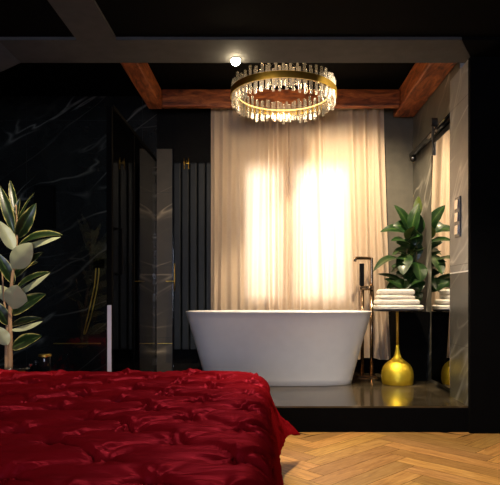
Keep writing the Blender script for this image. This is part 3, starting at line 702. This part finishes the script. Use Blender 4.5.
# ------------------------------------------------------------------ bed and bedspread
BX0, BX1, BY0, BY1, BZ = -1.95, 0.0, 0.62, 3.10, 0.55
t = thing('bed', 'wide bed with dark base under the burgundy bedspread', 'bed', ((BX0+BX1)/2,(BY0+BY1)/2,0))
bm = bmesh.new(); box(bm, (BX0+0.08,BY0+0.05,0.08), (BX1-0.10,BY1-0.10,0.30), 0.01); child('base', bm, M['black'], t)
bm = bmesh.new(); box(bm, (BX0+0.05,BY0+0.03,0.30), (BX1-0.10,BY1-0.10,BZ-0.08), 0.04); child('mattress', bm, M['towel'], t)
for sx in (BX0+0.15, BX1-0.2):
    for sy in (BY0+0.15, BY1-0.25):
        bm = bmesh.new(); box(bm, (sx-0.03,sy-0.03,0), (sx+0.03,sy+0.03,0.08)); child('leg', bm, M['black'], t)
def bedspread():
    st = 0.0085; Rc = 0.13; r = 0.075; hang = 0.31-0.0
    ix0, ix1, iy0, iy1 = BX0+Rc+r, BX1-Rc-r, BY0+Rc+r, BY1-Rc-r       # inner rectangle
    ext = Rc + r*PI/2 + hang
    nx = int((ix1-ix0+2*ext)/st); ny = int((iy1-iy0+2*ext)/st)
    ax, ay = 0.34, 0.155
    def puff(x, y):
        x0 = x+0.08; y0 = y-1.41
        j0 = round(y0/ay); best = []
        for j in (j0-2, j0-1, j0, j0+1, j0+2):
            o = 0 if j % 2 == 0 else ax/2
            i0 = round((x0-o)/ax)
            for i in (i0-1, i0, i0+1):
                jx = 0.014*math.sin(i*5.1+j*3.3); jy = 0.012*math.sin(i*2.7+j*4.9)
                best.append((x0-o-i*ax-jx, y0-j*ay-jy, i, j))
        h = 0.0; lip = 0.0; dip = 0.0; pl = 9
        for dx, dy, i, j in best:
            rr = math.hypot(dx, dy*1.25)
            pl = min(pl, rr)
            if rr > 0.3: continue
            h -= 0.010*math.exp(-(rr/0.035)**2)                                   # pinch
            for ex in (-1, 1):                                                    # sagging pleats to the two nearer neighbours
                lx = dx*ex
                if -0.04 < lx < ax/2+0.04:
                    q = lx/(ax/2)
                    cy = -ay*q*(0.25+0.75*q) + 0.014*math.sin(3*q+i*2.2+j)
                    s_ = dy-cy; am = 0.65+0.5*math.sin(i*4.3+j*2.9+ex*1.7)
                    fade = am*(1-0.68*math.sin(PI*min(1,max(0,q))))*min(1,(lx+0.04)/0.04)*min(1,(ax/2+0.04-lx)/0.04)
                    dip = max(dip, 0.020*fade*math.exp(-(s_/0.011)**2))
                    if s_ > -0.01: lip = max(lip, 0.024*fade*(1-math.exp(-((s_+0.01)/0.017)**2))*math.exp(-(max(0,s_)/0.085)**2)*(1-0.8*math.exp(-(rr/0.03)**2)))
            th = math.atan2(dy, dx)
            h += 0.006*math.sin(9*th+i*2+j*1.3)*math.exp(-(rr/0.085)**2)*min(1, rr/0.02)
        h += lip - dip + 0.012*(1-math.exp(-(pl/0.09)**2))
        nn = noise.noise(Vector((x*4, y*16, 0.3)))*0.007 + noise.noise(Vector((x*9, y*28, 4)))*0.004
        return h + nn
    bm = bmesh.new(); V = []
    for j in range(ny+1):
        yy = iy0-ext+j*st; row = []
        for i in range(nx+1):
            xx = ix0-ext+i*st
            cx_, cy_ = min(max(xx, ix0), ix1), min(max(yy, iy0), iy1)
            dx, dy = xx-cx_, yy-cy_; dist = math.hypot(dx, dy); n = Vector((dx/dist, dy/dist)) if dist > 1e-6 else Vector((0,0))
            k = dist-Rc
            if k <= 0: off, dz, ang = dist, 0.0, 0.0
            elif k < r*PI/2: ang = k/r; off, dz = Rc+r*math.sin(ang), -r*(1-math.cos(ang))
            else:
                ang = PI/2; q = k-r*PI/2; corner = 2*min(abs(n.x), abs(n.y)) if dist > 1e-6 else 0
                fl = 0.13+0.34*corner
                wav = 0.022*math.sin((xx if abs(dy) > abs(dx) else yy)*11+1.3)*min(1, q/0.2)
                off = Rc+r+q*fl+wav; dz = -r-q*math.sqrt(1-min(0.5,fl)**2)*(1-0.22*corner)
            h = puff(xx, yy)*(1.0 if ang < 1.5 else 0.55)
            nrm = Vector((n.x*math.sin(ang), n.y*math.sin(ang), math.cos(ang)))
            p = Vector((cx_+n.x*off, cy_+n.y*off, BZ-0.004+dz)) + nrm*h
            row.append(bm.verts.new((p.x, p.y, max(0.015, p.z))))
        V.append(row)
    for j in range(ny):
        for i in range(nx): bm.faces.new((V[j][i], V[j][i+1], V[j+1][i+1], V[j+1][i]))
    o = fin('bedspread', bm, M['velvet'], smooth=True, recalc=False)
    rebase(o, ((BX0+BX1)/2, (BY0+BY1)/2, BZ))
    tag(o, 'burgundy pinch-pleated satin bedspread draped over the bed', 'bedspread')
bedspread()

# ------------------------------------------------------------------ lights
def area(name, loc, rot, sx, sy, e, col, spread=None):
    l = bpy.data.lights.new(name, 'AREA'); l.shape = 'RECTANGLE'; l.size = sx; l.size_y = sy; l.energy = e; l.color = col
    if spread: l.spread = spread
    o = bpy.data.objects.new(name, l); COL.objects.link(o); o.location = loc; o.rotation_euler = rot; return o
def spot(name, loc, tgt, e, col, size=1.2, blend=0.6, rad=0.04):
    l = bpy.data.lights.new(name, 'SPOT'); l.energy = e; l.color = col; l.spot_size = size; l.spot_blend = blend; l.shadow_soft_size = rad
    o = bpy.data.objects.new(name, l); COL.objects.link(o); o.location = loc
    o.rotation_euler = (Vector(tgt)-Vector(loc)).to_track_quat('-Z', 'Y').to_euler(); return o
area('daylight_bath_window', ((wx0+wx1)/2, YB+1.4, (wz0+wz1)/2+0.25), (-PI/2-0.15,0,0), 0.8, 1.3, 62, (1.0,0.88,0.78))
area('daylight_bedroom_window', ((by0+by1)/2, YN-0.35, (bz0+bz1)/2), (PI/2,0,0), 1.5, 1.6, 62, (0.74,0.78,1.0))
spot('downlight_soffit', (p.x,3.99,HS-0.03), (0.2,5.5,1.0), 130, (1.0,0.78,0.52), 2.3, 0.8, 0.03)
spot('curtain_fill_spot', (0.75,4.3,ZC-0.05), (0.75,5.6,1.35), 195, (1.0,0.79,0.53), 1.5, 0.8, 0.04)  # fill spot without a fitting, added to brighten the curtains from the front
spot('downlight_bed', (-0.15,3.66,HS-0.02), (-0.35,2.4,0.4), 42, (1.0,0.82,0.68), 2.1, 0.9, 0.05)
spot('downlight_floor', (0.15,2.9,HS-0.02), (1.0,3.4,0.0), 130, (1.0,0.84,0.62), 1.4, 0.8, 0.05)
spot('plant_fill_spot', (-1.2,2.6,HS-0.02), (-1.62,3.45,0.9), 75, (1.0,0.84,0.6), 0.9, 0.7, 0.05)  # unseen warm fill, added to lift the leaves of the left plant
wd = bpy.data.worlds.new('world'); S.world = wd; wd.use_nodes = True
wd.node_tree.nodes['Background'].inputs[0].default_value = (0.6,0.7,1,1); wd.node_tree.nodes['Background'].inputs[1].default_value = 0.4

# ------------------------------------------------------------------ camera
cd = bpy.data.cameras.new('camera'); cam = bpy.data.objects.new('camera', cd); COL.objects.link(cam)
cd.sensor_width = 36; cd.sensor_fit = 'HORIZONTAL'; cd.lens = F/500*36
cd.shift_x = (250-CX)/500; cd.shift_y = (CY-242.5)/500; cd.clip_start = 0.05
cam.location = (0,0,EYE); cam.rotation_euler = (PI/2,0,0); S.camera = cam
vs_ = S.view_settings; vs_.view_transform = 'Standard'; vs_.look = 'None'; vs_.gamma = 1; vs_.use_curve_mapping = False; vs_.exposure = 1.0
